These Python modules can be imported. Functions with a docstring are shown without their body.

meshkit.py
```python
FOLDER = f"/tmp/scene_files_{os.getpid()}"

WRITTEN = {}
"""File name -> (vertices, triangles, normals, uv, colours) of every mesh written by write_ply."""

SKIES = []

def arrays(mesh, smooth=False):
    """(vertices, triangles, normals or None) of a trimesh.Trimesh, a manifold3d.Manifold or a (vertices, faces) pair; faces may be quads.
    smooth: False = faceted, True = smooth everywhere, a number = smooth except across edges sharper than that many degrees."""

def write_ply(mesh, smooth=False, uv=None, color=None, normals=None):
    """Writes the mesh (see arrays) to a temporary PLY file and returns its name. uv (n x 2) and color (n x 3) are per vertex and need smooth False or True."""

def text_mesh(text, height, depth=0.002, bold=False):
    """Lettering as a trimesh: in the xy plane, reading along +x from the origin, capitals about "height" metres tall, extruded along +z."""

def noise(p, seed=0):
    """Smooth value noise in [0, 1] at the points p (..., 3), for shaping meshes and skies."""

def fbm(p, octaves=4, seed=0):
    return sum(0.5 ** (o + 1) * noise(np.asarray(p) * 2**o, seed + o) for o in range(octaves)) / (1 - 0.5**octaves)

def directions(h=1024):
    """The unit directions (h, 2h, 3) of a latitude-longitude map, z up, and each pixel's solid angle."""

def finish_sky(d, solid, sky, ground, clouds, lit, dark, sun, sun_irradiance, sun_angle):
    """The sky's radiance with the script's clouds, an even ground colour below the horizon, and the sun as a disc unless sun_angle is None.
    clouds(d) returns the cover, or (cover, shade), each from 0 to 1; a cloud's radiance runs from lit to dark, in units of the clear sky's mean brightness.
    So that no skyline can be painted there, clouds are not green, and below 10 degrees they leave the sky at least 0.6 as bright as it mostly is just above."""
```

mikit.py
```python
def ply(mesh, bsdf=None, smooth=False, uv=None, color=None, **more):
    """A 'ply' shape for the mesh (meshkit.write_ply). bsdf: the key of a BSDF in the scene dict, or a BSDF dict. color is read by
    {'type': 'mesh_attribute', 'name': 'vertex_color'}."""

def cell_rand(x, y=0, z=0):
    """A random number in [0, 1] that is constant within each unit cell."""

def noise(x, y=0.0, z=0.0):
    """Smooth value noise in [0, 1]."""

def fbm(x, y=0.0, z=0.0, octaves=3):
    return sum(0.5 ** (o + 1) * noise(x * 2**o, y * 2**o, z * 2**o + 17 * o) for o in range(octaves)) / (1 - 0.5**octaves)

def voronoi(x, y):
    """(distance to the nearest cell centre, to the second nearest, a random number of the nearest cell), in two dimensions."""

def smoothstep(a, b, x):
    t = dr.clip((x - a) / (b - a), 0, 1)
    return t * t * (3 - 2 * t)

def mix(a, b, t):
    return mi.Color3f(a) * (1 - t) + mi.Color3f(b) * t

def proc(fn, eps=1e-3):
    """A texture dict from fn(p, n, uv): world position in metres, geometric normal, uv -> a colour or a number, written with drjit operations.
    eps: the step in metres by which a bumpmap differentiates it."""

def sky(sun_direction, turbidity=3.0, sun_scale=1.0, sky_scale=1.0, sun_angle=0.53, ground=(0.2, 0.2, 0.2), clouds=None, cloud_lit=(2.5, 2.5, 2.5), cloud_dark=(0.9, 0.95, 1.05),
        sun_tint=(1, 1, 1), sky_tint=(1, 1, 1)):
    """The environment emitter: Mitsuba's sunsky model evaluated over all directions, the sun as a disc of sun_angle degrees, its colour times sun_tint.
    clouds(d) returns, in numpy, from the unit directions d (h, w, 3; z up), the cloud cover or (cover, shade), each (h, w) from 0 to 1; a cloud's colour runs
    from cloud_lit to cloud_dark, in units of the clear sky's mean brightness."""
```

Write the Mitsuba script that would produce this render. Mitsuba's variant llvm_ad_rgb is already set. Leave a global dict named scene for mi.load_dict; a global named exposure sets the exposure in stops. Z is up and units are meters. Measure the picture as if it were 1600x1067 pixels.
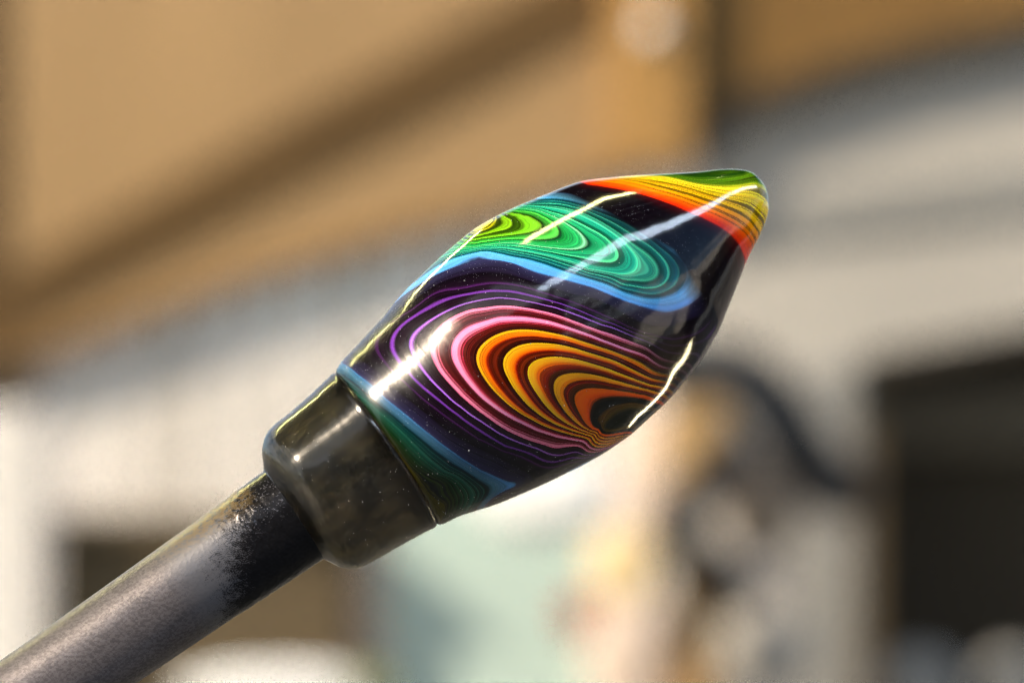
import math
import numpy as np, drjit as dr, mitsuba as mi, trimesh
from scipy.interpolate import PchipInterpolator
import mikit, meshkit
from mikit import proc, noise, fbm, cell_rand, smoothstep, mix

T = mi.ScalarTransform4f
scene, labels = {}, {}
# ------------------------------------------------------------------ camera, sky, exposure
CAM_D, CAM_Z = 1.4, 1.45
scene['camera'] = {'type': 'thinlens', 'fov': 2 * math.degrees(math.atan(0.128 / CAM_D)), 'fov_axis': 'x', 'aperture_radius': 0.0098,
                   'focus_distance': CAM_D - 0.022, 'near_clip': 0.05, 'far_clip': 400.0,
                   'to_world': T().look_at(origin=[0, -CAM_D, CAM_Z], target=[0, 0, CAM_Z], up=[0, 0, 1])}
SUN = np.array([-0.69, -0.43, 0.58])
scene['sky'] = mikit.sky(SUN.tolist(), turbidity=3, sun_tint=(0.97, 1.0, 1.06), cloud_lit=(4.2, 4.2, 4.3), cloud_dark=(1.6, 1.65, 1.75),
                         clouds=lambda d: np.clip((meshkit.fbm(np.stack([d[..., 0] / (d[..., 2] + .15) * 1.3, d[..., 1] / (d[..., 2] + .15) * 1.3, d[..., 2] * 0], -1), 4, 5) - .42) * 4, 0, 1) * .8)
exposure = 2.1

# ------------------------------------------------------------------ helpers
def lin(*c):
    c = np.array(c, float) / 255
    return np.where(c < .04045, c / 12.92, ((c + .055) / 1.055) ** 2.4)

def numbered(key):
    if key not in scene and key not in labels: return key
    n = 1
    while f'{key}_{n:03d}' in scene or f'{key}_{n:03d}' in labels: n += 1
    return f'{key}_{n:03d}'

def put(key, mesh, mat, smooth=False, uv=None, **kw):
    key = numbered(key)
    scene[key] = mikit.ply(mesh, mat, smooth, uv=uv, **kw)
    return key

def tag(key, label, cat=None, group=None, kind=None):
    labels[key] = {k: v for k, v in dict(label=label, category=cat, group=group, kind=kind).items() if v}

def thing(key, label, cat, group=None):
    key = numbered(key)
    tag(key, label, cat, group)
    return key

def box(x0, x1, y0, y1, z0, z1):
    m = trimesh.creation.box(extents=[x1 - x0, y1 - y0, z1 - z0])
    m.apply_translation([(x0 + x1) / 2, (y0 + y1) / 2, (z0 + z1) / 2])
    return m

def bevel_box(x0, x1, y0, y1, z0, z1, b=0.004):
    c = np.array([[x, y, z] for x in (x0, x1) for y in (y0, y1) for z in (z0, z1)], float)
    mid = c.mean(0); s = np.sign(c - mid); pts = []
    for ax in range(3):
        e = np.full(3, b); e[ax] = 0
        pts.append(c - s * e)
    return trimesh.convex.convex_hull(np.vstack(pts))

def extrude_xz(poly, y0, y1):
    """A polygon given in (x, z), as a slab from y0 to y1."""
    from shapely.geometry import Polygon
    m = trimesh.creation.extrude_polygon(Polygon(poly), y1 - y0, engine='earcut')
    v = m.vertices.copy()
    m.vertices = np.c_[v[:, 0], y0 + v[:, 2], v[:, 1]]
    m.invert() if m.volume < 0 else None
    return m

def tube(points, radii, sides=20, cap=True):
    p = np.asarray(points, float); r = np.broadcast_to(radii, (len(p),))
    t = np.gradient(p, axis=0); t /= np.linalg.norm(t, axis=1, keepdims=True)
    a = np.cross(t, [0.13, 0.31, 0.94]); a /= np.linalg.norm(a, axis=1, keepdims=True); b = np.cross(t, a)
    an = np.arange(sides) * 2 * np.pi / sides
    v = (p[:, None] + r[:, None, None] * (np.cos(an)[None, :, None] * a[:, None] + np.sin(an)[None, :, None] * b[:, None])).reshape(-1, 3)
    i, j = np.meshgrid(np.arange(len(p) - 1), np.arange(sides), indexing='ij')
    q = np.stack([i * sides + j, i * sides + (j + 1) % sides, (i + 1) * sides + (j + 1) % sides, (i + 1) * sides + j], -1).reshape(-1, 4)
    f = np.vstack([q[:, [0, 1, 2]], q[:, [0, 2, 3]]])
    if cap:
        n = len(v); v = np.vstack([v, p[:1], p[-1:]]); k = np.arange(sides)
        f = np.vstack([f, np.c_[(k + 1) % sides, k, k * 0 + n], np.c_[n - 1 - sides + 1 + k, n - 1 - sides + 1 + (k + 1) % sides, k * 0 + n + 1]])
    m = trimesh.Trimesh(v, f, process=False)
    return m

def spline(pts, n=60):
    pts = np.asarray(pts, float)
    d = np.r_[0, np.cumsum(np.linalg.norm(np.diff(pts, axis=0), axis=1))]
    from scipy.interpolate import CubicSpline
    return CubicSpline(d, pts)(np.linspace(0, d[-1], n))

# ------------------------------------------------------------------ materials (base colours)
def matte(key, colour, rough=0.7, var=0.18, scale=6.0, spec=0.3, stretch=(1, 1, 1)):
    c = np.array(colour, float)
    def fn(p, n, uv, c=c.tolist(), s=scale, st=stretch):
        v = fbm(p.x * s * st[0], p.y * s * st[1], p.z * s * st[2], 4)
        return mi.Color3f(*c) * (1 + var * 2 * (v - .5))
    scene[key] = {'type': 'twosided', 'bsdf': {'type': 'principled', 'base_color': proc(fn), 'roughness': rough, 'specular': spec}}
    return key

matte('ply_tan', (.36, .235, .112), .6, .30, 3, stretch=(1, 1, .25))
matte('post_gold', (.36, .205, .065), .55, .22, 8, stretch=(1, 1, .15))
matte('dark_brown', (.10, .056, .017), .6, .25, 9, stretch=(.3, 1, 1))
matte('beam_and_shade_brown', (.19, .105, .03), .6, .25, 9)  # roof beam, and the shade drawn along the gable's lower edge
matte('white_paint', (.73, .705, .67), .5, .16, 3)
matte('old_white', (.62, .595, .555), .5, .16, 3)
matte('dim_board', (.17, .145, .105), .7, .3, 3)
matte('grey_paint', (.44, .42, .38), .5, .26, 3, stretch=(1, 1, .3))
matte('post_grey', (.27, .27, .255), .5, .14, 5)
matte('dark_timber', (.035, .028, .018), .7, .3, 3)
matte('shed_brown', (.105, .078, .043), .7, .25, 3, stretch=(.4, 1, 3))
matte('navy_rubber', (.010, .013, .018), .5, .2, 10)
matte('sack_tan', (.42, .28, .13), .8, .2, 10)
matte('sack_beige', (.33, .27, .21), .8, .2, 10)
matte('cloth_cream', (.78, .62, .36), .8, .12, 8)
matte('cloth_pale', (.66, .55, .47), .8, .12, 8)
matte('mint_paint', (.50, .645, .60), .45, .08, 4)
matte('sheet_white', (.88, .90, .89), .35, .03, 4)
matte('red_glaze', (.30, .09, .05), .4, .2, 10)
matte('moss_green', (.20, .21, .09), .8, .2, 6)
matte('concrete', (.10, .095, .085), .8, .2, 1.5)
matte('roof_dark', (.035, .027, .02), .8, .3, 5)
scene['steel'] = {'type': 'twosided', 'bsdf': {'type': 'principled', 'base_color': {'type': 'rgb', 'value': [.03, .03, .032]}, 'roughness': .5, 'specular': .4}}
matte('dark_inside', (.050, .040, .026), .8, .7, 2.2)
matte('bark', (.09, .065, .045), .9, .3, 10)
scene['leaf'] = {'type': 'twosided', 'bsdf': {'type': 'principled', 'base_color': proc(lambda p, n, uv: mix([.05, .085, .02], [.13, .15, .035], cell_rand(p.x * 6, p.y * 6, p.z * 6))), 'roughness': .5}}
scene['enamel_white'] = {'type': 'twosided', 'bsdf': {'type': 'principled', 'base_color': {'type': 'rgb', 'value': [.7, .7, .68]}, 'roughness': .4}}

# ------------------------------------------------------------------ THE GLASS ON ITS ROD: frame, profile
K, TAU = 0.16e-3, math.radians(6)
CA, SA = math.cos(math.radians(34)), math.sin(math.radians(34))
ORG = np.array([(605 - 800) * K, 0, CAM_Z - (702 - 533.5) * K])        # where collar and body meet on the axis
AX = np.array([CA * math.cos(TAU), math.sin(TAU), SA * math.cos(TAU)])
E_DOWN = np.array([SA, 0, -CA])
E_FRONT = np.cross(AX, E_DOWN); E_FRONT = E_FRONT if E_FRONT[1] < 0 else -E_FRONT

def point(s, phi, r, m):
    s, phi, r, m = [np.asarray(x, float)[..., None] for x in np.broadcast_arrays(s, phi, r, m)]
    return ORG + K * (AX * s / math.cos(TAU) + E_DOWN * m + r * (np.cos(phi) * E_FRONT - np.sin(phi) * E_DOWN))

def lathe(S, R, M, cols, bump=None, close_start=False, close_end=False):
    """A surface round the bent axis: rows S (in units of K), radius R, centre offset M; returns mesh, (s, phi) per vertex; seam column doubled, at the back."""
    ph = np.linspace(-np.pi, np.pi, cols + 1)
    s, p = np.meshgrid(S, ph, indexing='ij')
    r = np.repeat(np.asarray(R)[:, None], cols + 1, 1); m = np.repeat(np.asarray(M)[:, None], cols + 1, 1)
    if bump is not None: r = r + bump(s, p)
    r[:, -1] = r[:, 0]
    v = point(s, p, r, m).reshape(-1, 3)
    n, c = s.shape
    i, j = np.meshgrid(np.arange(n - 1), np.arange(c - 1), indexing='ij')
    q = np.stack([i * c + j, (i + 1) * c + j, (i + 1) * c + j + 1, i * c + j + 1], -1).reshape(-1, 4)
    f = np.vstack([q[:, [0, 1, 2]], q[:, [0, 2, 3]]])
    mesh = trimesh.Trimesh(v, f, process=False)
    # outward winding
    k = len(f) // 3
    t = v[f[k]]; nn = np.cross(t[1] - t[0], t[2] - t[0])
    axis_pt = ORG + K * AX * s.reshape(-1)[f[k][0]]
    if nn @ (t[0] - axis_pt) < 0: mesh = trimesh.Trimesh(v, f[:, ::-1], process=False)
    return mesh, s.reshape(-1), p.reshape(-1)

def seam_normals(mesh, cols):
    """Vertex normals with the doubled seam column averaged."""
    v, f = np.asarray(mesh.vertices), np.asarray(mesh.faces)
    n = np.zeros_like(v); fn = np.cross(v[f[:, 1]] - v[f[:, 0]], v[f[:, 2]] - v[f[:, 0]])
    for k in range(3): np.add.at(n, f[:, k], fn)
    n = n.reshape(-1, cols + 1, 3); a = n[:, 0] + n[:, -1]; n[:, 0] = a; n[:, -1] = a
    n = n.reshape(-1, 3)
    return n / (np.linalg.norm(n, axis=1, keepdims=True) + 1e-20)

def put_lathe(key, mesh, cols, mat, uv):
    path = meshkit.write_ply(mesh, False, uv, None, normals=seam_normals(mesh, cols))
    key = numbered(key)
    scene[key] = {'type': 'ply', 'filename': path, 'face_normals': False, 'bsdf': {'type': 'ref', 'id': mat}}
    return key

up = [(0, 143), (4, 147.5), (51, 161), (104.6, 173.5), (155, 188.6), (213, 200), (253, 205.5), (304, 210), (339, 208), (372, 203.5), (425.6, 193), (478, 181), (523.6, 159.5), (568, 135), (611, 110), (653, 85.5), (680, 71), (704, 55), (714, 45.5), (719, 37), (722, 26), (723, 16)]
lo = [(0, 139), (4, 144), (31, 149), (98.7, 168), (165, 181), (211, 188), (248, 192.8), (285, 195.3), (318, 195), (357, 190.6), (407, 183), (440, 174.4), (483, 161), (512, 147.5), (535, 136), (551, 125.5), (587, 102), (639, 67), (671, 50), (704, 26), (714, 11.5), (719, 2), (722, -8), (723, -15.5)]
UP, LO = PchipInterpolator(*np.array(up, float).T), PchipInterpolator(*np.array(lo, float).T)
COLS = 480
S = np.r_[np.linspace(0, 6, 14)[:-1], np.linspace(6, 705, 560)[:-1], np.linspace(705, 720, 26)[:-1], 723 - 3 * np.linspace(1, 0, 24) ** 2]
Rb, Mb = (UP(S) + LO(S)) / 2, (LO(S) - UP(S)) / 2
Rb[-1] = 0.02

def ripples(s, p):
    """Fine turning marks near the collar, and the slow unevenness of blown glass."""
    q = np.stack([s / 2.6, p * 7, p * 0], -1)
    fine = (meshkit.noise(q, 3) - .5) * .085 * np.clip((215 - s) / 110, 0, 1) * np.clip(s / 12, 0, 1)
    mid = (meshkit.noise(np.stack([s / 9, p * 5, p * 0], -1), 5) - .5) * .24 * np.clip((240 - s) / 120, 0, 1) * np.clip(s / 12, 0, 1)
    slow = (meshkit.noise(np.stack([s / 42, p * 2.2 + 9, np.cos(p)], -1), 8) - .5) * .55 * np.clip((715 - s) / 60, 0, 1)
    w = np.clip((np.pi - np.abs(p)) / .5, 0, 1)
    return (fine + mid + slow) * w

body, bs, bp = lathe(S, Rb, Mb, COLS, ripples)

# the feathered colour: lines of equal colour on the glass as (distance along the axis, angle round it in tenths of a degree)
LINES = [[5.0,[[154,793],[165,762],[175,737],[185,715],[196,694],[206,672],[216,649],[226,626],[236,602],[246,578],[256,555],[266,531],[275,504],[283,474],[291,444],[299,414],[306,384],[312,354],[317,323],[323,294],[329,266],[336,241],[343,216],[351,192],[357,167],[364,142],[371,117],[378,93],[385,68],[391,42],[397,15],[403,-12],[410,-40],[416,-68],[424,-96],[431,-124],[439,-154],[447,-186],[455,-217],[464,-246],[475,-270],[487,-290],[499,-307],[511,-319],[523,-326],[535,-331],[546,-329],[554,-308],[559,-266],[559,-214],[558,-160],[555,-109],[552,-60],[549,-13],[545,31],[541,74],[536,114],[531,153],[527,190],[522,226],[517,262],[511,296],[506,331],[501,365],[495,398],[489,430],[482,462],[475,496],[469,534],[463,575],[456,618],[449,663],[442,714],[436,787]]],[4.4,[[182,809],[193,790],[203,771],[214,750],[224,725],[234,697],[244,667],[254,638],[264,609],[273,582],[283,554],[291,521],[297,484],[304,448],[310,416],[317,388],[325,360],[332,333],[338,306],[345,278],[351,250],[357,223],[363,197],[370,172],[377,147],[384,122],[391,98],[398,72],[405,46],[411,18],[417,-10],[423,-40],[430,-69],[438,-97],[446,-124],[456,-148],[466,-169],[478,-188],[489,-204],[501,-212],[512,-206],[522,-186],[528,-152],[530,-109],[528,-64],[525,-22],[521,17],[517,56],[513,93],[509,131],[507,170],[503,208],[500,245],[495,278],[489,309],[482,339],[476,371],[469,404],[463,439],[458,476],[452,516],[446,557],[439,600],[433,644],[425,689],[417,734],[410,791]]],[4.0,[[505,118],[508,76],[512,34],[516,-10],[518,-57],[517,-103],[510,-141],[499,-161],[486,-162],[473,-151],[460,-129],[450,-101],[441,-70],[432,-38]]],[3.6,[[396,747],[404,700],[412,661],[420,625],[428,588],[435,549],[441,510],[448,472],[454,434],[459,397],[464,360],[469,324],[474,287],[478,251],[482,215],[486,179],[490,144],[495,109],[499,73],[502,35],[504,-5],[504,-46],[501,-84],[493,-112],[482,-121],[470,-112],[459,-93],[449,-70],[441,-44],[432,-18],[424,9]]],[3.1,[[385,751],[393,693],[400,648],[408,608],[416,570],[423,532],[430,494],[436,456],[442,417],[447,378],[452,340],[456,301],[460,263],[464,225],[467,188],[469,150],[471,112],[472,72],[469,33],[461,11],[449,12],[438,31],[429,54],[421,79],[412,104],[404,127],[395,150]]],[2.5,[[406,557],[413,515],[419,476],[424,437],[429,398],[434,360],[439,322],[444,286],[448,248],[450,209],[451,170],[448,132],[439,117],[428,129],[418,154],[410,179],[402,203],[394,227],[386,250],[378,274]]],[2.0,[[372,800],[379,724],[386,671],[393,622],[398,573],[403,526],[408,481],[412,439],[416,398],[420,357],[421,314],[418,273],[409,258],[398,268],[388,287],[379,309],[371,332],[362,355],[354,380],[346,408],[338,436],[330,465],[321,492],[312,516],[302,540],[293,567],[283,598],[274,636]]],[1.4,[[365,847],[371,741],[378,682],[385,631],[391,580],[395,527],[398,474],[397,423],[390,389],[378,391],[367,409],[357,429],[348,452],[339,478],[330,504],[320,531],[311,558],[301,588],[292,621],[282,660],[273,709]]],[0.9,[[357,812],[361,703],[366,632],[370,566],[369,511],[358,495],[346,510],[335,532],[325,556],[315,581],[305,611],[295,647]]],[0.5,[[348,782],[350,653],[339,601],[325,622],[311,649],[299,679]]],[0.2,[[330,724],[316,695],[307,717]]],[0.0,[[317,864],[303,773]]],[5.5,[[148,635],[159,625],[171,617],[182,607],[193,594],[204,578],[214,559],[225,538],[235,515],[245,492],[255,467],[264,441],[273,413],[281,384],[289,354],[296,324],[302,294],[309,264],[315,236],[322,209],[329,183],[336,156],[343,130],[350,104],[357,79],[453,730],[460,676],[468,634],[476,596],[483,563],[491,532],[498,502],[505,470],[512,436],[518,400],[523,364],[529,327],[534,290],[540,252],[545,213],[551,172],[556,130],[561,85],[565,38],[569,-11],[572,-64],[574,-119],[576,-177],[577,-237],[577,-298],[575,-355],[570,-405],[563,-440],[554,-458],[544,-459],[532,-451],[520,-439],[507,-420],[495,-392],[483,-365],[471,-339]]],[6.2,[[448,-388],[439,-350],[430,-314],[422,-280],[414,-248],[407,-216],[400,-186],[394,-155],[388,-125],[382,-96],[376,-67],[370,-39],[364,-12],[358,14],[352,41],[346,66],[339,92],[332,117],[326,142],[319,167],[312,192],[306,218],[299,243],[292,269],[284,295],[276,320],[268,344],[259,367],[249,388],[240,407],[230,426],[221,450],[212,478],[203,508],[193,533],[183,550],[172,559],[161,565],[151,572],[140,586],[130,607],[119,630],[109,647],[98,649],[87,638],[77,611],[69,563],[65,502],[64,443],[64,390],[65,341],[67,296],[70,252],[72,211],[74,170],[76,131],[79,93],[82,57],[86,21],[89,-14],[93,-49],[97,-84],[101,-119],[105,-154],[109,-189],[113,-225]]],[6.7,[[356,-24],[350,3],[344,29],[337,56],[331,81],[324,105],[317,129],[310,154],[303,179],[296,204],[289,229],[282,254],[274,279],[265,302],[257,325],[247,346],[238,366],[228,385],[219,405],[209,424],[199,443],[188,459],[178,473],[167,486],[157,500],[146,514],[135,529],[125,542],[114,549],[103,541],[94,515],[87,472],[84,422],[83,372],[83,326],[84,281],[84,239],[86,198],[88,159],[91,121],[94,84],[97,48],[100,12],[103,-23],[107,-58],[110,-93],[114,-128],[118,-163],[123,-197],[127,-232],[132,-268],[137,-304],[142,-341]]],[7.3,[[363,-99],[357,-72],[350,-45],[344,-18],[337,9],[331,35],[324,60],[318,85],[310,108],[303,132],[296,156],[288,180],[281,206],[273,231],[265,254],[257,276],[247,295],[238,313],[228,331],[218,349],[208,366],[198,381],[187,394],[177,406],[166,416],[155,425],[144,432],[133,438],[123,437],[113,419],[107,384],[104,341],[102,298],[102,256],[102,215],[103,175],[104,137],[106,99],[108,62],[110,26],[113,-10],[117,-45],[120,-80],[124,-115],[129,-149],[133,-183],[138,-217],[142,-252],[148,-286],[154,-320],[160,-353],[167,-386],[174,-419],[182,-454]]],[8.2,[[405,-320],[398,-285],[391,-253],[384,-222],[377,-193],[370,-164],[363,-137],[356,-111],[349,-84],[342,-58],[336,-32],[329,-6],[323,19],[316,43],[309,67],[302,90],[294,114],[287,137],[279,160],[271,183],[263,205],[254,226],[245,243],[235,259],[225,277],[216,295],[206,310],[195,320],[184,328],[174,332],[163,333],[152,327],[143,313],[135,289],[129,257],[126,221],[124,184],[124,147],[125,110],[126,74],[128,38],[129,3],[132,-32],[135,-67],[138,-101],[142,-135],[146,-168],[150,-202],[155,-235],[160,-268],[166,-300],[173,-332],[179,-364],[187,-396],[194,-428],[202,-460],[210,-494]]],[9.0,[[391,-327],[383,-294],[375,-262],[368,-232],[361,-202],[354,-173],[347,-144],[341,-116],[334,-88],[327,-62],[320,-36],[313,-11],[306,13],[299,38],[291,62],[283,85],[275,107],[267,128],[258,148],[248,168],[239,185],[228,197],[218,206],[207,217],[196,226],[185,231],[174,227],[164,211],[157,185],[153,151],[151,116],[150,81],[150,46],[151,10],[152,-25],[154,-59],[157,-93],[161,-127],[165,-160],[170,-193],[175,-225],[181,-258],[187,-290],[193,-323],[199,-355],[207,-388],[214,-420],[222,-453],[231,-485],[239,-519],[248,-555]]],[10.0,[[389,-407],[383,-366],[377,-329],[370,-294],[363,-262],[356,-232],[349,-204],[341,-176],[334,-150],[326,-124],[319,-99],[312,-74],[305,-50],[297,-27],[289,-5],[281,17],[273,39],[264,59],[255,77],[246,93],[236,106],[225,115],[214,120],[203,118],[193,109],[184,89],[179,59],[177,26],[176,-8],[176,-42],[177,-75],[179,-109],[181,-143],[184,-176],[188,-210],[192,-243],[198,-275],[203,-308],[209,-340],[216,-373],[223,-405],[231,-437],[238,-470],[247,-505],[255,-542]]],[11.0,[[387,-485],[379,-441],[372,-401],[365,-363],[358,-326],[352,-292],[345,-260],[337,-230],[330,-202],[322,-175],[315,-150],[308,-125],[300,-101],[292,-78],[284,-56],[275,-36],[266,-18],[256,-2],[246,11],[235,18],[223,16],[214,2],[208,-26],[206,-59],[204,-92],[204,-126],[205,-160],[206,-194],[208,-229],[211,-265],[215,-300],[220,-335],[225,-369],[232,-403],[239,-437],[247,-472],[255,-508],[263,-547]]],[12.0,[[382,-521],[374,-474],[366,-432],[358,-393],[350,-356],[342,-321],[335,-289],[327,-259],[319,-231],[311,-205],[303,-180],[294,-156],[285,-134],[276,-114],[266,-99],[254,-89],[243,-88],[235,-104],[231,-138],[230,-174],[230,-209],[230,-245],[232,-282],[234,-320],[238,-359],[242,-398],[248,-438],[254,-478],[262,-518],[271,-560]]],[13.0,[[376,-533],[366,-488],[357,-447],[348,-410],[340,-375],[331,-342],[323,-311],[314,-284],[305,-260],[295,-239],[285,-221],[274,-209],[263,-212],[254,-232],[250,-266],[250,-305],[250,-345],[252,-386],[255,-430],[259,-474],[266,-518],[274,-562]]],[14.0,[[367,-558],[356,-509],[346,-466],[335,-428],[325,-396],[314,-370],[303,-348],[290,-331],[280,-335],[275,-373],[271,-417],[270,-466],[272,-520],[278,-576]]],[15.0,[[283,-478],[285,-529],[292,-502],[302,-463],[316,-467],[329,-491],[342,-523]]],[15.6,[[289,-560],[304,-535],[321,-538]]],[5.0,[[15,833],[16,664],[18,570],[20,496],[23,433],[26,376],[28,323],[30,274],[32,227],[35,183],[38,140],[41,99],[44,58],[47,19],[50,-21],[53,-59],[57,-97],[60,-135],[64,-173],[68,-211],[72,-249],[76,-288],[81,-328],[86,-368],[91,-408],[98,-448],[104,-491],[111,-537],[118,-590],[125,-653]]],[4.4,[[5,881],[5,670],[7,572],[9,495],[11,430],[13,371],[15,317],[18,266],[20,218],[23,172],[26,128],[29,85],[32,43],[35,2],[39,-38],[42,-78],[46,-118],[49,-158],[53,-198],[57,-237],[61,-277],[66,-317],[71,-359],[76,-401],[81,-446],[86,-493],[92,-545]]],[3.4,[[1,484],[3,417],[5,358],[7,303],[10,252],[13,204],[16,157],[19,112],[22,68],[24,25],[27,-18],[29,-61],[32,-104],[34,-147],[37,-189],[41,-232],[45,-275],[49,-319]]],[2.0,[[3,314],[5,259],[6,207],[8,157],[10,108],[12,61],[14,14],[16,-33],[17,-79],[19,-126],[22,-173],[25,-220],[29,-266],[33,-314]]],[0.8,[[9,-135],[11,-188],[16,-238],[23,-285],[30,-334],[35,-387]]],[0.3,[[10,-296],[13,-375],[18,-459],[25,-550]]],[5.6,[[37,645],[41,559],[44,490],[47,430],[49,374],[50,323],[52,274],[54,229],[57,185],[60,144],[63,103],[66,64],[70,25],[73,-13],[76,-50],[80,-87],[84,-124],[89,-160],[94,-195],[100,-231],[106,-266],[112,-301],[118,-337],[125,-375],[131,-415],[137,-457],[143,-503],[150,-553]]],[8.0,[[484,682],[492,640],[499,607],[507,576],[515,545],[522,514],[530,481],[537,448],[544,414],[551,378],[558,341],[564,302],[571,260],[577,217],[583,173],[590,126],[597,77],[603,23],[609,-37],[615,-103],[620,-178],[624,-262],[627,-357],[628,-463],[627,-583],[625,-729]]],[9.0,[[496,708],[504,669],[512,636],[519,603],[527,567],[534,531],[541,495],[548,458],[555,423],[562,388],[570,352],[577,314],[584,273],[590,229],[597,182],[603,132],[610,78],[617,20],[623,-43],[629,-115],[635,-196],[640,-291],[644,-405],[646,-542],[645,-721]]],[10.0,[[512,812],[519,746],[527,703],[535,665],[542,627],[550,587],[557,546],[564,505],[571,464],[579,423],[586,382],[593,341],[601,297],[608,250],[615,200],[623,147],[630,90],[637,27],[644,-43],[651,-124],[657,-221],[662,-337],[664,-478],[666,-693]]],[11.5,[[542,761],[550,721],[559,689],[567,656],[576,622],[584,586],[592,546],[600,503],[607,457],[615,410],[622,361],[629,310],[637,258],[645,204],[653,148],[662,87],[671,15],[680,-75],[686,-193],[690,-351],[694,-595]]],[13.0,[[570,758],[580,728],[589,694],[598,649],[605,592],[613,532],[620,477],[629,430],[638,391],[648,353],[658,313],[668,271],[679,232],[691,200],[704,162]]],[14.0,[[616,721],[624,651],[634,603],[644,567],[654,537],[665,508],[676,484],[688,475],[701,487]]],[6.8,[[560,-708],[569,-694],[578,-671],[586,-631],[592,-574],[596,-505],[599,-430],[601,-355],[601,-281],[600,-209],[598,-141],[594,-77],[589,-19],[584,35],[578,85],[572,131],[566,175],[560,217],[554,258],[548,298],[542,338],[536,377],[530,413],[523,446],[515,474],[507,500],[499,527],[491,557],[484,593],[477,637],[471,695]]],[6.6,[[532,-619],[492,-572]]],[7.6,[[469,-656]]],[7.4,[[237,-627],[213,-579]]]]
pts, val = [], []
for f, line in LINES:
    for s, a in line:
        pts.append((s, math.radians(a / 10))); val.append(f)
        if -400 < a < 230: pts.append((s, math.radians(a / 10) + math.pi)); val.append(f)      # the same feathers once more on the back
for f in (8.2, 9, 10, 11, 12, 13, 14, 15):                                               # the pulled lines run on round the underside
    for a in (-86, -104, -122):
        pts += [(304 + (f - 8.2) * 4.5 - 1.4 * (a + 86), math.radians(a)), (460 - (f - 8.2) * 11 - 1.4 * (a + 86), math.radians(a))]; val += [f, f]
for a in (-75, -95):
    for s, f in ((150, 5.8), (90, 5.7), (525, 6.8)): pts.append((s - 1.2 * (a + 75), math.radians(a))); val.append(f)
pts, val = np.array(pts, float), np.array(val, float)

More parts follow.
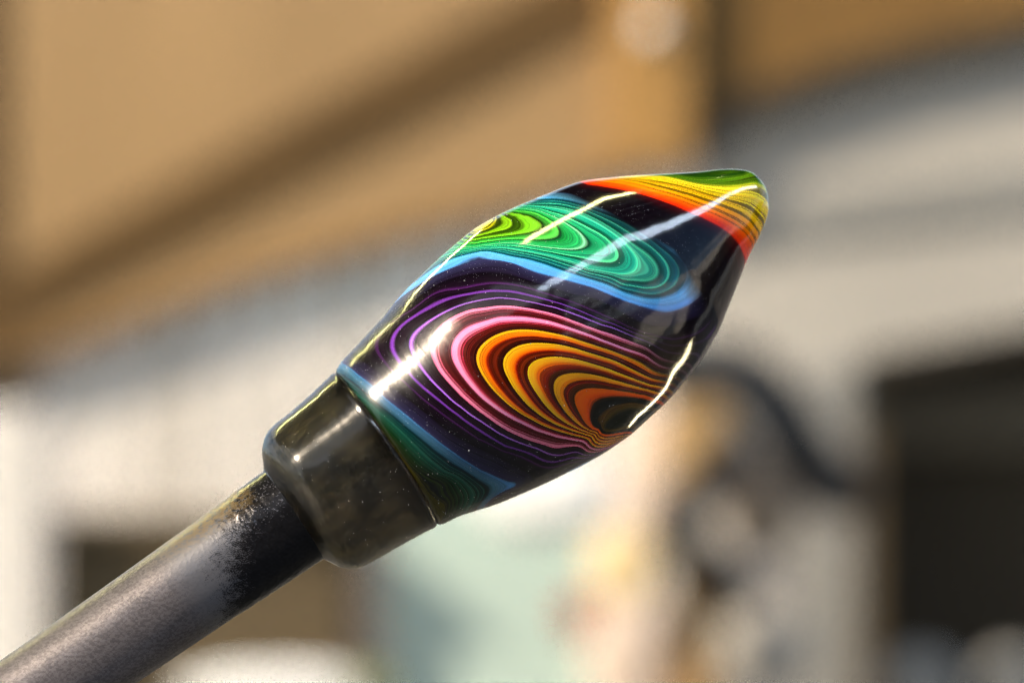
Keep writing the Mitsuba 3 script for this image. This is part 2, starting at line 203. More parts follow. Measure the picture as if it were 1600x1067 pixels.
def embed(s, p):
    r = (UP(np.clip(s, 0, 722)) + LO(np.clip(s, 0, 722))) / 2
    return np.stack([s, r * np.cos(p), r * np.sin(p)], -1) / 100
from scipy.interpolate import RBFInterpolator, RectBivariateSpline
keep = np.unique(np.round(embed(pts[:, 0], pts[:, 1]), 3), axis=0, return_index=True)[1]
rbf = RBFInterpolator(embed(pts[:, 0], pts[:, 1])[keep], val[keep], kernel='linear' if False else 'thin_plate_spline', neighbors=None, smoothing=6e-3)
gs, gp = np.linspace(0, 723, 181), np.linspace(-np.pi, np.pi, 241)
GS, GP = np.meshgrid(gs, gp, indexing='ij')
field = rbf(embed(GS.ravel(), GP.ravel())).reshape(GS.shape)
field = RectBivariateSpline(gs, gp, field, kx=3, ky=3).ev(bs, bp)
field = np.clip(field, -.4, 16.4)
tipness = np.clip((bs - (515 - 85 * np.clip(np.sin(bp), 0, 1))) / 30 + .5, 0, 1)

def ramp(stops, lo_, hi, n=2048):
    """A colour for every f from (f, sRGB) stops, as three tables."""
    f = np.array([a for a, _ in stops], float); c = np.array([lin(*b) for _, b in stops])
    x = np.linspace(lo_, hi, n)
    return [np.interp(x, f, c[:, k]).astype(np.float32) for k in range(3)]

def line_(f, w, edge, core, base, inner=None, soft=.05):
    """Stops of one pulled line: dark, a crisp outer edge, the core, and a softer inner side."""
    return [(f - w - soft, base), (f - w, edge), (f, core), (f + w, inner or core), (f + w + soft * 2.2, base)]

DK = (16, 9, 20); DP = (30, 14, 34); DR = (58, 16, 16)
MAIN = [(-.5, (225, 215, 30)), (0, (235, 225, 20)), (.1, (90, 90, 10)), (.17, (215, 215, 25)), (.24, (70, 85, 8)), (.33, (50, 75, 8)), (.42, (150, 200, 30)), (.52, (160, 210, 40)), (.58, (40, 70, 8)), (.72, (75, 120, 15)), (.82, (130, 195, 40)), (.93, (150, 215, 60)), (.99, (20, 50, 10)), (1.08, (60, 150, 50)), (1.25, (75, 190, 75)), (1.38, (120, 225, 110)), (1.44, (12, 60, 30)), (1.55, (30, 160, 80)), (1.9, (60, 200, 130)), (1.97, (170, 245, 200)), (2.04, (10, 70, 45)), (2.12, (40, 175, 120)), (2.4, (50, 195, 150)), (2.48, (120, 235, 185)), (2.55, (10, 110, 75)), (2.75, (35, 175, 145)), (3.0, (40, 185, 160)), (3.08, (120, 230, 195)), (3.16, (35, 155, 135)), (3.24, (80, 200, 165)), (3.32, (5, 75, 60)), (3.52, (25, 145, 135)), (3.58, (90, 210, 180)), (3.66, (8, 100, 90)), (3.92, (18, 130, 140)), (3.98, (70, 185, 170)), (4.06, (5, 85, 90)), (4.3, (14, 95, 115)), (4.38, (90, 185, 225)), (4.7, (125, 200, 240)), (4.98, (105, 180, 235)), (5.06, (60, 60, 105)), (5.25, (48, 44, 80)), (5.5, (38, 28, 58)), (5.6, DK), (6.1, DP), (6.17, (70, 25, 85)), (6.23, (88, 38, 108)), (6.3, DP), (6.42, (38, 16, 42)), (6.62, DK), (6.66, (120, 55, 160)), (6.72, (150, 80, 195)), (6.8, DP), (7.0, (42, 18, 38)), (7.2, DK), (7.24, (160, 100, 205)), (7.32, (205, 150, 235)), (7.38, (150, 90, 180)), (7.44, DP), (7.7, (50, 22, 38)), (7.98, (26, 8, 14)), (8.02, (225, 120, 165)), (8.12, (250, 180, 212)), (8.25, (240, 150, 185)), (8.3, (150, 30, 60)), (8.36, (235, 130, 160)), (8.4, (120, 20, 35)), (8.6, (90, 14, 18)), (8.76, (70, 12, 12)), (8.82, (240, 150, 185)), (8.95, (252, 185, 215)), (9.08, (240, 140, 180)), (9.14, (130, 20, 40)), (9.2, (200, 60, 90)), (9.25, (100, 18, 22)), (9.45, (100, 22, 20)), (9.6, (70, 22, 18)), (9.76, (40, 20, 16)), (9.79, (255, 208, 40)), (9.9, (255, 192, 30)), (10.02, (255, 160, 22)), (10.17, (250, 135, 15)), (10.24, (165, 42, 8)), (10.36, (95, 28, 10)), (10.5, (125, 36, 12)), (10.6, (70, 24, 12)), (10.74, (60, 20, 8)), (10.77, (255, 208, 40)), (10.9, (255, 196, 32)), (11.05, (255, 164, 22)), (11.17, (250, 135, 15)), (11.24, (175, 44, 8)), (11.36, (105, 28, 8)), (11.5, (150, 56, 18)), (11.62, (85, 30, 10)), (11.74, (70, 22, 8)), (11.77, (255, 208, 40)), (11.9, (255, 200, 50)), (12.1, (255, 178, 34)), (12.2, (240, 135, 20)), (12.25, (165, 70, 10)), (12.42, (170, 48, 10)), (12.5, (120, 26, 8)), (12.56, (90, 45, 8)), (12.74, (80, 40, 8)), (12.78, (255, 208, 40)), (12.95, (255, 192, 40)), (13.15, (255, 160, 22)), (13.24, (110, 36, 8)), (13.4, (165, 45, 12)), (13.5, (105, 50, 10)), (13.72, (70, 45, 10)), (13.76, (250, 140, 20)), (14.0, (245, 120, 10)), (14.2, (225, 100, 8)), (14.28, (70, 45, 12)), (14.5, (28, 26, 10)), (14.85, (35, 32, 10)), (15.0, (125, 90, 14)), (15.3, (90, 75, 14)), (15.6, (35, 38, 14)), (16.5, (40, 42, 16))]
TIP = [(-.5, (20, 9, 20)), (6.2, DK), (6.9, (36, 10, 20)), (7.5, (62, 10, 20)), (7.9, (85, 10, 14)), (8.05, (205, 40, 14)), (8.5, (235, 70, 14)), (9.0, (245, 110, 10)), (9.4, (252, 150, 12)), (9.9, (255, 180, 12)), (10.4, (255, 205, 20)), (11.5, (255, 218, 35)), (12.6, (250, 225, 60)), (13.0, (220, 215, 50)), (13.3, (135, 170, 28)), (13.6, (70, 125, 12)), (13.85, (120, 165, 25)), (14.0, (40, 90, 8)), (14.2, (30, 70, 6)), (14.4, (95, 150, 20)), (15, (35, 80, 6)), (16.5, (60, 110, 12))]
N_R = 4096
R_MAIN, R_TIP = ramp(MAIN, -.5, 16.5, N_R), ramp(TIP, -.5, 16.5, N_R)
TAB = [mi.Float(x) for x in R_MAIN + R_TIP]

def look_up(x, k):
    x = dr.clip((x + .5) / 17, 0, 1) * (N_R - 1.001)
    i = mi.UInt32(dr.floor(x)); t = x - mi.Float(i)
    g = lambda tab: dr.lerp(dr.gather(mi.Float, tab, i), dr.gather(mi.Float, tab, i + 1), t)
    return mi.Color3f(g(TAB[k]), g(TAB[k + 1]), g(TAB[k + 2]))

def feathers(p, n, uv):
    f, tip = uv.x, uv.y
    q = p * 1000.0
    s = (q.x - 1000 * ORG[0]) * AX[0] + q.y * AX[1] + (q.z - 1000 * ORG[2]) * AX[2]
    f = f + .03 * (noise(q.x * .12, q.y * .12, q.z * .12) - .5)
    f = f + .20 * (noise(f * 2.3 + 1.7, s * .07) - .5) * smoothstep(5.6, 6.2, f)
    c = look_up(f, 0) * (1 - tip) + look_up(f + .5 * (noise(f * 6, s * .015) - .5) * smoothstep(7, 8.5, f), 3) * tip
    fine = noise(f * 38, s * .03) * .5 + noise(f * 95, s * .04) * .5                      # streaks along the pull
    c = c * (.55 + .85 * fine)
    dark = 1 - smoothstep(.03, .25, tip * 0 + noise(f * 17, s * .03))                      # drawn-out dark threads
    c = c * (1 - dark * (.5 + .3 * tip * smoothstep(8.5, 10, f)))
    strand = smoothstep(.72, .8, noise(f * 21 + 5, s * .025)) * smoothstep(6.0, 6.6, f) * (1 - smoothstep(9.3, 9.7, f)) * (1 - tip)
    c = c + mix([.05, .012, .075], [.14, .02, .045], smoothstep(7, 8.2, f)) * strand
    thread = smoothstep(.60, .74, noise(f * 9 + 2, s * .05 + 3)) * smoothstep(8.6, 9.6, f) * tip
    c = c * (1 - .72 * thread)
    brown = smoothstep(7.6, 8.4, f) * (1 - smoothstep(13.9, 14.3, f)) * (1 - tip)
    c = c + mi.Color3f(.085, .012, .003) * (brown * smoothstep(.5, .85, noise(f * 26 + 3, s * .03 + 8)))
    near = 1 - smoothstep(14, 24, s)                                                       # the colour lies thin over dark glass near the collar
    c = c * dr.lerp(mi.Float(1), .12 + .22 * smoothstep(1.2, 3.6, f) + .1 * smoothstep(4.3, 4.6, f), near * (1 - smoothstep(4.9, 5.1, f)))
    spent = smoothstep(61, 71, s + 2.5 * noise(f * 5, s * .1)) * smoothstep(5.9, 6.5, f) * (1 - tip)      # the pulled colour runs out into dark brown glass
    c = mix(c, [.016, .006, .004], spent * .9)
    navy = smoothstep(4.3, 4.6, f) * (1 - smoothstep(5.7, 6.4, f)) + .25 * smoothstep(6, 7, f) * (1 - tip)
    h = noise(q.x * 4.2, q.y * 4.2, q.z * 4.2)
    speck = smoothstep(.86, .93, h) * navy
    return dr.minimum(c * 1.15, .93) + mi.Color3f(.30, .31, .34) * speck

def worked(p, n, uv):
    """Where the tools have frosted the skin a little: the end near the collar."""
    q = p * 1000.0
    s = ((q.x - 1000 * ORG[0]) * AX[0] + q.y * AX[1] + (q.z - 1000 * ORG[2]) * AX[2]) / (1000 * K)
    return (1 - smoothstep(150, 215, s + 40 * noise(q.x * .5, q.y * .5, q.z * .5))) * (.35 + .65 * noise(s * .35, q.x * .2))
FEATHERS = proc(feathers)
def coat(alpha): return {'type': 'roughplastic', 'distribution': 'ggx', 'alpha': alpha, 'int_ior': 1.54, 'nonlinear': True, 'diffuse_reflectance': FEATHERS}
scene['feathered_glass'] = {'type': 'blendbsdf', 'weight': proc(worked), 'smooth_skin': coat(.009), 'worked_skin': coat(.065)}

glass = thing('glass_bulb', 'teardrop of hot worked glass with feathered rainbow stripes, pointed at its upper right end', 'glass ornament')
put_lathe(glass + '__body', body, COLS, 'feathered_glass', np.c_[field, tipness])

# ---- the clear brown collar between body and rod
cs = [(-182, 80), (-178, 83), (-172, 92), (-164, 107), (-156, 116.5), (-148, 123), (-139, 128), (-129, 130.6), (-115, 132.2), (-95, 133.5), (-62, 136.5), (-30, 140.5), (-14, 142.8), (-7, 144), (-4, 143.6), (-1, 140.5), (1, 135)]
CP = PchipInterpolator(*np.array(cs, float).T)
Sc = np.r_[np.linspace(-182, -120, 70)[:-1], np.linspace(-120, -14, 60)[:-1], np.linspace(-14, 1, 26)]
CCOL = 360
def collar_bump(s, p):
    w = np.clip((np.pi - np.abs(p)) / .5, 0, 1)
    return w * ((meshkit.noise(np.stack([s / 30, p * 2.1 + 4, p * 0], -1), 21) - .5) * 1.0 + (meshkit.noise(np.stack([s / 11, p * 4 + 4, p * 0], -1), 22) - .5) * .2 + (meshkit.noise(np.stack([s / 2.6, p * 3, p * 0], -1), 23) - .5) * .09 + (meshkit.noise(np.stack([s / 7, p * 2, p * 0], -1), 24) - .5) * .30 * np.clip((s + 135) / 20, 0, 1))
collar, c_s, c_p = lathe(Sc, CP(Sc), np.interp(Sc, [-182, 0], [2.5, -1.5]), CCOL, collar_bump)
def clear(au, av): return {'type': 'roughdielectric', 'distribution': 'ggx', 'alpha_u': au, 'alpha_v': av, 'int_ior': 1.5, 'ext_ior': 1.0, 'specular_transmittance': {'type': 'rgb', 'value': [.88, .84, .75]}}
scene['clear_glass'] = {'type': 'blendbsdf', 'weight': .25, 'fire_polished': clear(.012, .012), 'tooled': clear(.16, .04)}      # fine rings from turning
key = put_lathe(glass + '__collar', collar, CCOL, 'clear_glass', np.c_[c_s / 100, c_p])
tag(key, 'smoky brown clear glass collar')
# the end of the body inside the collar, and the smoky layer over the rod's end
def smoky(p, n, uv):
    q = p * 1000.0
    a = fbm(q.x * .16, q.y * .16, q.z * .16, 4)
    b = fbm(q.x * .9 + 7, q.y * .9, q.z * .9, 3)
    st = fbm(uv.x * 3, uv.y * 9, 0, 3)
    gr = fbm(q.x * 3.2, q.y * 3.2, q.z * 3.2, 2)
    c = mix([.016, .013, .009], [.085, .068, .040], smoothstep(.38, .72, .55 * a + .45 * st)) * (.3 + .7 * b + .8 * gr)
    s = smoothstep(.90, .94, noise(q.x * 2.4, q.y * 2.4, q.z * 2.4)) * .8
    return c + mi.Color3f(s, s, s * .95)
scene['smoky_glass'] = {'type': 'twosided', 'bsdf': {'type': 'principled', 'base_color': proc(smoky), 'roughness': .6}}
Sn = np.r_[np.linspace(-184, -40, 60)[:-1], np.linspace(-40, -1.5, 40)]
Rn = PchipInterpolator([-184, -172, -140, -60, -20, -8, -1.5], [78, 82, 85, 90, 96, 108, 128])(Sn)
core, n_s, n_p = lathe(Sn, Rn, np.interp(Sn, [-182, 0], [2.5, -1.5]), CCOL, lambda s, p: (meshkit.fbm(np.stack([s / 20, np.cos(p) * 2, np.sin(p) * 2], -1), 3, 41) - .5) * 9)
put_lathe(glass + '__collar_core', core, CCOL, 'smoky_glass', np.c_[n_s / 100, n_p])
disc, d_s, d_p = lathe(np.array([.5, .5001, .5002, .5003]), np.array([142.5, 100, 50, .01]), np.full(4, -1.5), COLS)
put_lathe(glass + '__body_end', disc, COLS, 'smoky_glass', np.c_[d_s, d_p])

# fine white specks caught in the skin of the glass
rng = np.random.default_rng(21)
ball, specks = trimesh.creation.icosphere(1, 1.0), []
for n in range(360):
    ph_ = rng.uniform(-1.5, 1.5)
    if n < 80: s_ = rng.uniform(-135, -8); r_, m_ = float(CP(s_)), -1.5 + s_ / 182 * -4
    else:
        s_ = 12 + 430 * rng.random() ** 1.7; r_, m_ = float(UP(s_) + LO(s_)) / 2, float(LO(s_) - UP(s_)) / 2
    b = ball.copy(); b.apply_scale(rng.uniform(.035, .115) * 1e-3 * 1.0); b.apply_translation(point(s_, ph_, r_ + .1, m_)); specks.append(b)
scene['speck_white'] = {'type': 'diffuse', 'reflectance': {'type': 'rgb', 'value': [.8, .8, .78]}}
key = put(glass + '__specks', trimesh.util.concatenate(specks), 'speck_white', True)
tag(key, 'tiny white specks in the skin of the glass', kind='stuff')

# ---- the iron rod
Sr = np.r_[np.linspace(-1500, -640, 120)[:-1], np.linspace(-640, -174, 420)]
Rr = np.interp(Sr, [-1500, -640, -300, -174], [72, 73.5, 79, 82])
RCOL = 300
def rod_bump(s, p):
    w = np.clip((np.pi - np.abs(p)) / .5, 0, 1)
    edge = -300 + 40 * np.sin(p + .4) + 40 * (meshkit.fbm(np.stack([p * 3, s / 60, p * 0], -1), 3, 4) - .5)
    scale_ = np.clip((s - edge) / 25, 0, 1)
    return w * ((meshkit.fbm(np.stack([s / 3.2, p * 24, p * 0], -1), 2, 30) - .5) * .24 + scale_ * (.9 + (meshkit.fbm(np.stack([s / 12, p * 6, p * 0], -1), 3, 31) - .5) * 1.8 * np.clip((-190 - s) / 30, 0, 1)))
rod, r_s, r_p = lathe(Sr, Rr, np.interp(Sr, [-1500, -600, -180], [12, 8, 3]), RCOL, rod_bump)
def rod_mask(p, uv):
    s, a = uv.x * 100, uv.y
    q = p * 1000.0
    edge = -298 + 52 * dr.sin(a * 1.1 + .1) + 46 * (fbm(a * 4, s * .03, 0, 3) - .5) + 70 * (fbm(q.x * .9, q.y * .9, q.z * .9, 4) - .5) + 60 * (noise(q.x * 4, q.y * 4, q.z * 4) - .5)
    return smoothstep(-46, 30, s - edge), s, a, q
def rod_colour(p, n, uv):
    m, s, a, q = rod_mask(p, uv)
    g = fbm(q.x * 1.6, q.y * 1.6, q.z * 1.6, 4)
    g2 = fbm(s * .012, a * 1.5, 0, 3)
    grey = mix([.112, .101, .107], [.165, .149, .157], smoothstep(.3, .7, g)) * (.7 + .6 * g2)
    patch = smoothstep(-420, -350, s)
    grey = mix(grey, [.12, .125, .145], patch * .8)
    rust = smoothstep(.5, 1.0, a) * smoothstep(-430, -300, s) * (1 - smoothstep(-230, -205, s)) * smoothstep(.35, .55, g)
    black = mix([.006, .006, .007], [.016, .016, .02], g)
    fl = smoothstep(.62, .72, fbm(q.x * 2.2, q.y * 2.2, q.z * 2.2, 2)) * smoothstep(-.1, .5, a) * .09
    c = mix(grey, black + mi.Color3f(fl, fl, fl * 1.15), m)
    return mix(c, [.24, .165, .07], rust * .6)
def rod_rough(p, n, uv):
    m, s, a, q = rod_mask(p, uv)
    return dr.lerp(mi.Float(.30) + .22 * noise(q.x * 3, q.y * 3, q.z * 3), .13 + .2 * fbm(q.x * .8, q.y * .8, q.z * .8, 2), m)
scene['scaled_iron'] = {'type': 'principled', 'base_color': proc(rod_colour), 'roughness': proc(rod_rough), 'metallic': .45, 'specular': .3}
key = put_lathe('metal_rod', rod, RCOL, 'scaled_iron', np.c_[r_s / 100, r_p])
tag(key, 'round grey iron rod blackened with scale where it enters the glass', 'metal rod')

# ------------------------------------------------------------------ THE YARD BEHIND, far out of focus
def wx(px, y): return (px - 800) * K * (y + CAM_D) / CAM_D
def wz(py, y): return CAM_Z - (py - 533.5) * K * (y + CAM_D) / CAM_D
def poly(y, *pts): return [(wx(a, y), wz(b, y)) for a, b in pts]

ground = trimesh.Trimesh([[-150, -150, 0], [150, -150, 0], [150, 150, 0], [-150, 150, 0]], [[0, 1, 2], [0, 2, 3]])
put('ground', ground, 'concrete'); tag('ground', 'grey concrete yard', kind='structure')

# white boarded wall at the back
Y = 7.25
w = thing('boarded_wall', 'white wall of upright boards behind the glass, under the tan panel', 'wall')
x = wx(-260, Y)
rng = np.random.default_rng(4)
while x < wx(1100, Y):
    put(w + '__board', bevel_box(x, x + .064, Y, Y + .02 + .004 * rng.random(), 0, 2.5, .004), 'old_white' if rng.random() < .42 else 'white_paint')
    x += .07
put(w + '__rail', box(wx(-260, Y), wx(1100, Y), Y + .03, Y + .07, 1.3, 1.4), 'white_paint')

Y = 7.2
g = thing('plywood_gable', 'large tan plywood gable with slanted lower edge and a dark diagonal strip, filling the upper left', 'gable')
put(g + '__panel', extrude_xz(poly(Y, (-260, -260), (1076, -260), (1076, 250), (870, 300), (400, 425), (60, 545), (-260, 610)), Y, Y + .02), 'ply_tan')
put(g + '__diagonal_strip', extrude_xz(poly(Y, (-300, 600), (-300, 690), (980, 20), (1100, -80), (1100, -170), (860, -40)), Y - .012, Y - .001), 'dark_brown')  # dark brown strip running diagonally across the panel
put(g + '__shade_strip', extrude_xz(poly(Y, (-260, 595), (60, 535), (400, 415), (870, 290), (960, 266), (960, 290), (870, 312), (400, 437), (60, 560), (-260, 630)), Y - .016, Y - .002), 'beam_and_shade_brown')  # shade along the panel's lower edge, built as a brown strip
put(g + '__corner_board', bevel_box(wx(-140, Y), wx(2, Y), Y - .014, Y - .003, wz(545, Y), 2.6, .003), 'dark_brown')
Y = 7.14
p_ = thing('timber_post', 'golden timber post at the right end of the tan gable', 'post')
put(p_ + '__shaft', bevel_box(wx(955, Y), wx(1086, Y), Y, Y + .055, wz(268, Y), 2.6, .01), 'post_gold')
put(p_ + '__white_ball', trimesh.creation.icosphere(2, .02).apply_translation([wx(1020, Y), Y - .012, wz(45, Y)]), 'sheet_white', True)  # small white ball at the pale spot on the post
Y = 7.2
rb = thing('roof_beam', 'brown roof beam in the upper right corner', 'beam')
put(rb + '__face', extrude_xz(poly(Y, (1086, -260), (1800, -260), (1800, -10), (1600, 48), (1350, 105), (1150, 175), (1086, 190)), Y, Y + .03), 'beam_and_shade_brown')
put(rb + '__edge_board', extrude_xz(poly(Y, (1090, 165), (1150, 150), (1350, 80), (1600, 26), (1800, -35), (1800, 10), (1600, 70), (1350, 125), (1150, 195), (1100, 250), (1090, 250)), Y - .014, Y - .002), 'dark_timber')

Y = 7.245
key = put('grey_wall_panel', extrude_xz(poly(Y, (1098, 120), (1800, -20), (1800, 470), (1600, 508), (1350, 556), (1320, 590), (1098, 620)), Y, Y + .03), 'grey_paint')
tag(key, 'pale grey wall panel at the right, between the roof beam and the dark opening', 'wall')
Y = 7.228
key = put('grey_rail', extrude_xz(poly(Y, (1240, 300), (1420, 285), (1560, 262), (1800, 230), (1800, 300), (1560, 335), (1420, 350), (1240, 372), (1120, 395), (1120, 345)), Y, Y + .015), 'post_grey')
tag(key, 'grey sloping rail across the pale grey wall panel', 'rail')
Y = 7.3
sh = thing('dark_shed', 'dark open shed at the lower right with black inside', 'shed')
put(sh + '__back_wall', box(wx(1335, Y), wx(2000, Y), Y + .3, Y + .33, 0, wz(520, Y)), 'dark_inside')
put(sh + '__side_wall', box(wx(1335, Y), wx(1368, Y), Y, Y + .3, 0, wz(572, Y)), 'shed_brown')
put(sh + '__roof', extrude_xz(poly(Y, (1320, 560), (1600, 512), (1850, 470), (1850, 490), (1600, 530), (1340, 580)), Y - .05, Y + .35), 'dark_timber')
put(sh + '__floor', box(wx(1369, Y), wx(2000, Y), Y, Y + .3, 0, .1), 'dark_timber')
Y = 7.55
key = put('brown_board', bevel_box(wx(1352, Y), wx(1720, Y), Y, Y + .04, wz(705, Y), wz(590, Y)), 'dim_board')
tag(key, 'dim brown board inside the dark shed, near its top', 'board')
for i, (a, b, r) in enumerate(((1440, 1050, 70), (1580, 1040, 60))):
    Y = 7.2
    m = trimesh.creation.icosphere(3, 1); v = m.vertices
    m.vertices = v * (r * K * (Y + CAM_D) / CAM_D) * (1 + .25 * (meshkit.fbm(v * 1.6 + i * 5, 3)[:, None] - .5)) * [1, .8, .9] + [wx(a, Y), Y, wz(b, Y) - .03]
    key = put('stone', m, 'post_grey', True)
    tag(key, ('grey stone at the bottom right, the left of two', 'grey stone in the bottom right corner')[i], 'stone', 'stones in front of the shed')

Y = 7.05
key = put('grey_post', bevel_box(wx(1243, Y), wx(1340, Y), Y, Y + .09, 0, wz(575, Y), .008), 'post_grey')
tag(key, 'grey upright post at the left edge of the dark shed', 'post')
Y = 6.6
key = put('dark_hose', tube(spline([(wx(a, Y), Y + c, wz(b, Y)) for a, b, c in ((1075, 590, .08), (1120, 575, .02), (1180, 600, 0), (1225, 655, 0), (1262, 715, .03), (1330, 765, .12))]), .044), 'navy_rubber', 30)
tag(key, 'thick dark hose arching in front of the pale grey wall', 'hose')
key = put('dark_strap', tube(spline([(wx(a, Y), Y + c, wz(b, Y)) for a, b, c in ((1140, 700, .05), (1108, 755, .02), (1055, 825, 0), (1090, 865, 0), (1120, 900, .02), (1170, 940, .05))]), .032), 'navy_rubber', 30)
tag(key, 'dark bent strap below the arching hose', 'strap')

def lump(key_, mat, px, py, rx, rz, Y, seed, label, cat, power=1.0):
    m = trimesh.creation.icosphere(4, 1); v = m.vertices.copy()
    k_ = K * (Y + CAM_D) / CAM_D
    sq = np.sign(v) * np.abs(v) ** power
    m.vertices = sq * [rx * k_, .6 * min(rx, rz) * k_, rz * k_] * (1 + .35 * (meshkit.fbm(v * 1.7 + seed * 3.1, 3)[:, None] - .5)) + [wx(px, Y), Y, wz(py, Y)]
    key = put(key_, m, mat, True); tag(key, label, cat); return key
lump('tan_sack', 'sack_tan', 1090, 690, 58, 90, 6.8, 1, 'tan bulging sack under the arching hose', 'sack', .8)
lump('beige_sack', 'sack_beige', 1190, 780, 62, 80, 6.9, 2, 'beige sack beside the grey post', 'sack', .8)
lump('grey_sack', 'grey_paint', 1195, 1010, 60, 75, 6.9, 3, 'pale grey sack at the bottom beside the grey post', 'sack', .8)
lump('cream_cushion', 'cloth_cream', 975, 885, 55, 60, 6.7, 4, 'sunlit cream cushion beside the mint board', 'cushion', .75)
lump('pale_cloth', 'cloth_pale', 1015, 745, 52, 110, 7.0, 5, 'pale pinkish cloth hanging left of the tan sack', 'cloth', .8)
lump('lower_pale_cloth', 'cloth_pale', 985, 1030, 70, 110, 7.0, 8, 'pale pinkish cloth below the cream cushion', 'cloth', .8)
lump('red_pot', 'red_glaze', 905, 962, 30, 36, 6.4, 6, 'small red brown pot in front of the mint board', 'pot', .9)
Y = 6.75
key = put('golden_stake', bevel_box(wx(1052, Y), wx(1120, Y), Y, Y + .06, 0, wz(885, Y), .008), 'post_gold')
tag(key, 'short golden brown timber stake below the dark strap', 'stake')

Y = 7.0
mb = thing('mint_board', 'pale mint green board standing under the glass', 'board')
put(mb + '__panel', bevel_box(wx(600, Y), wx(935, Y), Y, Y + .03, .4, wz(765, Y), .005), 'mint_paint')
put(mb + '__side_rail', bevel_box(wx(555, Y), wx(600, Y), Y - .01, Y + .04, 0, wz(740, Y), .005), 'cloth_pale')
lump('white_bag', 'sheet_white', 850, 772, 105, 62, 6.5, 7, 'brilliant white sunlit bag on top of the mint board', 'bag', .8)
Y = 6.9
key = put('brown_crate', bevel_box(wx(82, Y), wx(553, Y), Y, Y + .4, 0, wz(835, Y), .01), 'shed_brown')
tag(key, 'brown timber crate wall at the lower left behind the rod', 'crate')
key = put('crate_ledge', bevel_box(wx(70, Y), wx(560, Y), Y - .03, Y + .42, wz(835, Y), wz(812, Y), .004), 'shed_brown')
tag(key, 'ledge board along the top of the brown crate', 'board')
lump('white_bundle', 'sheet_white', 430, 1088, 150, 42, 6.2, 9, 'brilliant white sunlit bundle at the bottom edge', 'bundle', .7)
lump('moss_tuft', 'moss_green', 570, 1075, 45, 30, 6.2, 10, 'yellow green tuft beside the white bundle at the bottom edge', 'tuft', .8)
Y = 6.8
key = put('white_post', bevel_box(wx(-90, Y), wx(68, Y), Y, Y + .1, 0, wz(640, Y), .01), 'white_paint')
tag(key, 'white upright post in the lower left corner', 'post')
key = put('dark_bracket', bevel_box(wx(-90, Y), wx(52, Y), Y, Y + .1, wz(632, Y), wz(565, Y), .01), 'dark_timber')
tag(key, 'dark bracket on top of the white post at the left edge', 'bracket')

# ------------------------------------------------------------------ round the camera: what the glass mirrors
# unseen roof added to darken the top of the glass; its rows run along (1, 1)
D1, D2 = np.array([1, 1, 0]) / math.sqrt(2), np.array([-1, 1, 0]) / math.sqrt(2)
H = CAM_Z + 1.5
FR = np.eye(4); FR[:3, 0], FR[:3, 1], FR[:3, 2] = D1, D2, [0, 0, 1]
def turned(m): m = m.copy(); m.apply_transform(FR); return m
rf = thing('added_roof', 'added dark timber roof over the glass, outside the picture', 'roof')
for a in np.arange(-1.35, 2.95, .2):
    put(rf + '__board', turned(bevel_box(-1.4, 2.6, a, a + .19, H + .06, H + .085, .003)), 'roof_dark')
for c in (-1.3, 0., 1.2, 2.3):
    put(rf + '__rafter', turned(bevel_box(c - .03, c + .03, -1.4, 3.0, H + .088, H + .22, .004)), 'roof_dark')
for c, d in ((-1.3, -1.35), (2.3, -1.35)):
    put(rf + '__post', turned(bevel_box(c - .05, c + .05, d - .05, d + .05, 0, H + .056, .006)), 'roof_dark')
def lamp(off, t0, t1, wide, rad, label):  # unseen lamps, added for the long streaks mirrored in the glass
    lp = thing('added_strip_lamp', label, 'lamp')
    put(lp + '__housing', turned(bevel_box(t0 - .015, t1 + .015, off - wide / 2 - .02, off + wide / 2 + .02, H - .02, H + .058, .006)), 'enamel_white')
    m = box(t0, t1, off - wide / 2, off + wide / 2, H - .032, H - .022)
    scene[lp + '__diffuser'] = mikit.ply(turned(m), 'enamel_white', emitter={'type': 'area', 'radiance': {'type': 'rgb', 'value': rad}})
COOL, WARM = [2.5, 3.0, 3.7], [9.0, 8.4, 3.3]
CUTS = (-1.42, -1.2, -1.13, -.93, -.86, -.66, -.62, -.34, -.31, .02, .06, .4, .43, .86, .9, 1.5, 1.53, 1.95)
for n in range(9):
    lamp(-1.06 + .012 * (-1) ** n, CUTS[2 * n], CUTS[2 * n + 1], (.24, .30, .22, .3, .27, .3, .26, .3, .28)[n], COOL, 'added cool white strip lamp under the added timber roof, %s of its row from the sunny end' % ['first', 'second', 'third', 'fourth', 'fifth', 'sixth', 'seventh', 'eighth', 'last'][n])
lamp(.36, -.35, .62, .1, WARM, 'added warm strip lamp in the middle of the added timber roof')
lamp(2.5, -.1, 1.25, .1, WARM, 'added long warm strip lamp along the far side of the added timber roof')

# unseen dark steel bench, added to block light bounced off the ground
bn = thing('added_bench', 'added dark steel bench below the glass, outside the picture, blocking ground bounce', 'bench')
put(bn + '__top', bevel_box(-.95, .30, -.75, .22, 1.19, 1.21, .003), 'steel')
for bx, by in ((-.9, -.7), (.25, -.7), (-.9, .17), (.25, .17)):
    put(bn + '__leg', bevel_box(bx - .03, bx + .03, by - .03, by + .03, 0, 1.188, .003), 'steel')
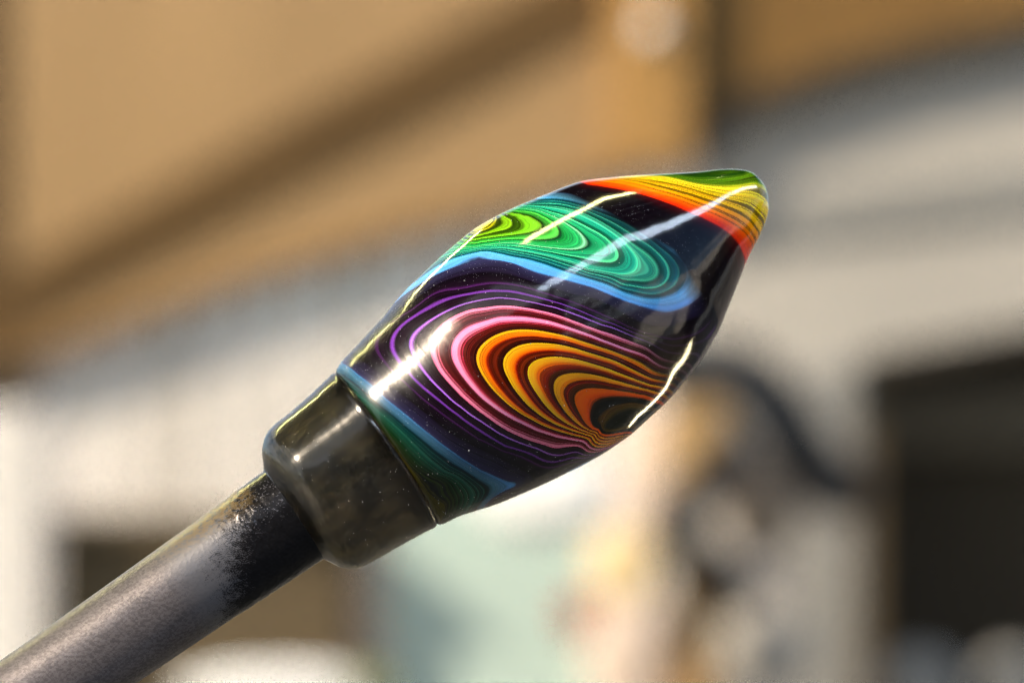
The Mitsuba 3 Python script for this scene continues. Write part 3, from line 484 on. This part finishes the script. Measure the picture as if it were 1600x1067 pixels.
# a white wall to the right, a dark wall added behind the camera to darken reflections
sw = thing('side_wall', 'white plastered wall to the right of the camera, outside the picture', 'wall')
put(sw + '__panel', bevel_box(3.2, 3.3, -2.1, 1.6, 0, 2.05, .01), 'white_paint')
put(sw + '__door', bevel_box(3.185, 3.197, .05, 1.1, 0, 1.95, .004), 'dark_timber')
put(sw + '__drainpipe', tube(spline([(3.15, -.75, 0), (3.15, -.75, .7), (3.15, -.76, 1.4), (3.15, -.75, 2.05)]), .03), 'post_grey', 30)
bw = thing('added_dark_wall', 'added dark boarded wall behind the camera, outside the picture, darkening reflections', 'wall')
for a in np.arange(-2.6, .5, .2):
    put(bw + '__board', bevel_box(a, a + .192, -2.45, -2.42, 0, 2.9, .004), 'roof_dark')
# unseen low lamp, added lower right for the cream streak on the glass
wl = thing('added_low_lamp', 'added slim warm lamp on a low stand, unseen, below and right of the glass', 'lamp')
p0, p1 = np.array([.45, .75, .955]), np.array([.84, .36, 1.03])
put(wl + '__tube', tube(np.linspace(p0, p1, 12), .022, 14), 'enamel_white', 30)
scene[wl + '__tube']['emitter'] = {'type': 'area', 'radiance': {'type': 'rgb', 'value': [4.6, 4.0, 2.3]}}
put(wl + '__bar', tube(np.linspace(p0, p1, 12) + [.012, .012, -.04], .016, 10), 'steel', 30)
for e in (p0, p1):
    put(wl + '__leg', tube(np.linspace(e + [.01, .01, -.05], [e[0] + .02, e[1] + .02, 0], 6), .012, 10), 'steel', 30)
# trees behind the camera, mirrored in the glass
rng = np.random.default_rng(11)
for i, (tx, ty, th, tr) in enumerate(((1.3, -12, 6.4, 2.0), (4.2, -11, 6.0, 1.9), (8.2, -12.5, 5.6, 2.2), (-4, -16, 6, 2.2))):
    tr_ = thing('broadleaf_tree', 'broad green tree behind the camera, %s of four from the left' % ['second', 'third', 'last', 'first'][i], 'tree', 'trees behind the camera')
    put(tr_ + '__trunk', tube(spline([(tx, ty, 0), (tx + .08, ty, th * .3), (tx - .05, ty + .1, th * .6), (tx + .1, ty, th * .85)], 20), np.linspace(.16, .03, 20), 10), 'bark', 30)
    cl = rng.normal(size=(26, 3)) * [tr * .5, tr * .5, th * .17] + [tx, ty, th * .68]
    c = cl[rng.integers(0, 26, 5000)] + rng.normal(size=(5000, 3)) * .24
    u = rng.normal(size=(5000, 3)); u /= np.linalg.norm(u, axis=1, keepdims=True); w_ = np.cross(u, rng.normal(size=(5000, 3))); w_ /= np.linalg.norm(w_, axis=1, keepdims=True)
    v = np.stack([c - u * .07, c + w_ * .04, c + u * .07, c - w_ * .04], 1).reshape(-1, 3)
    put(tr_ + '__crown', (v, np.arange(20000).reshape(-1, 4)), 'leaf')
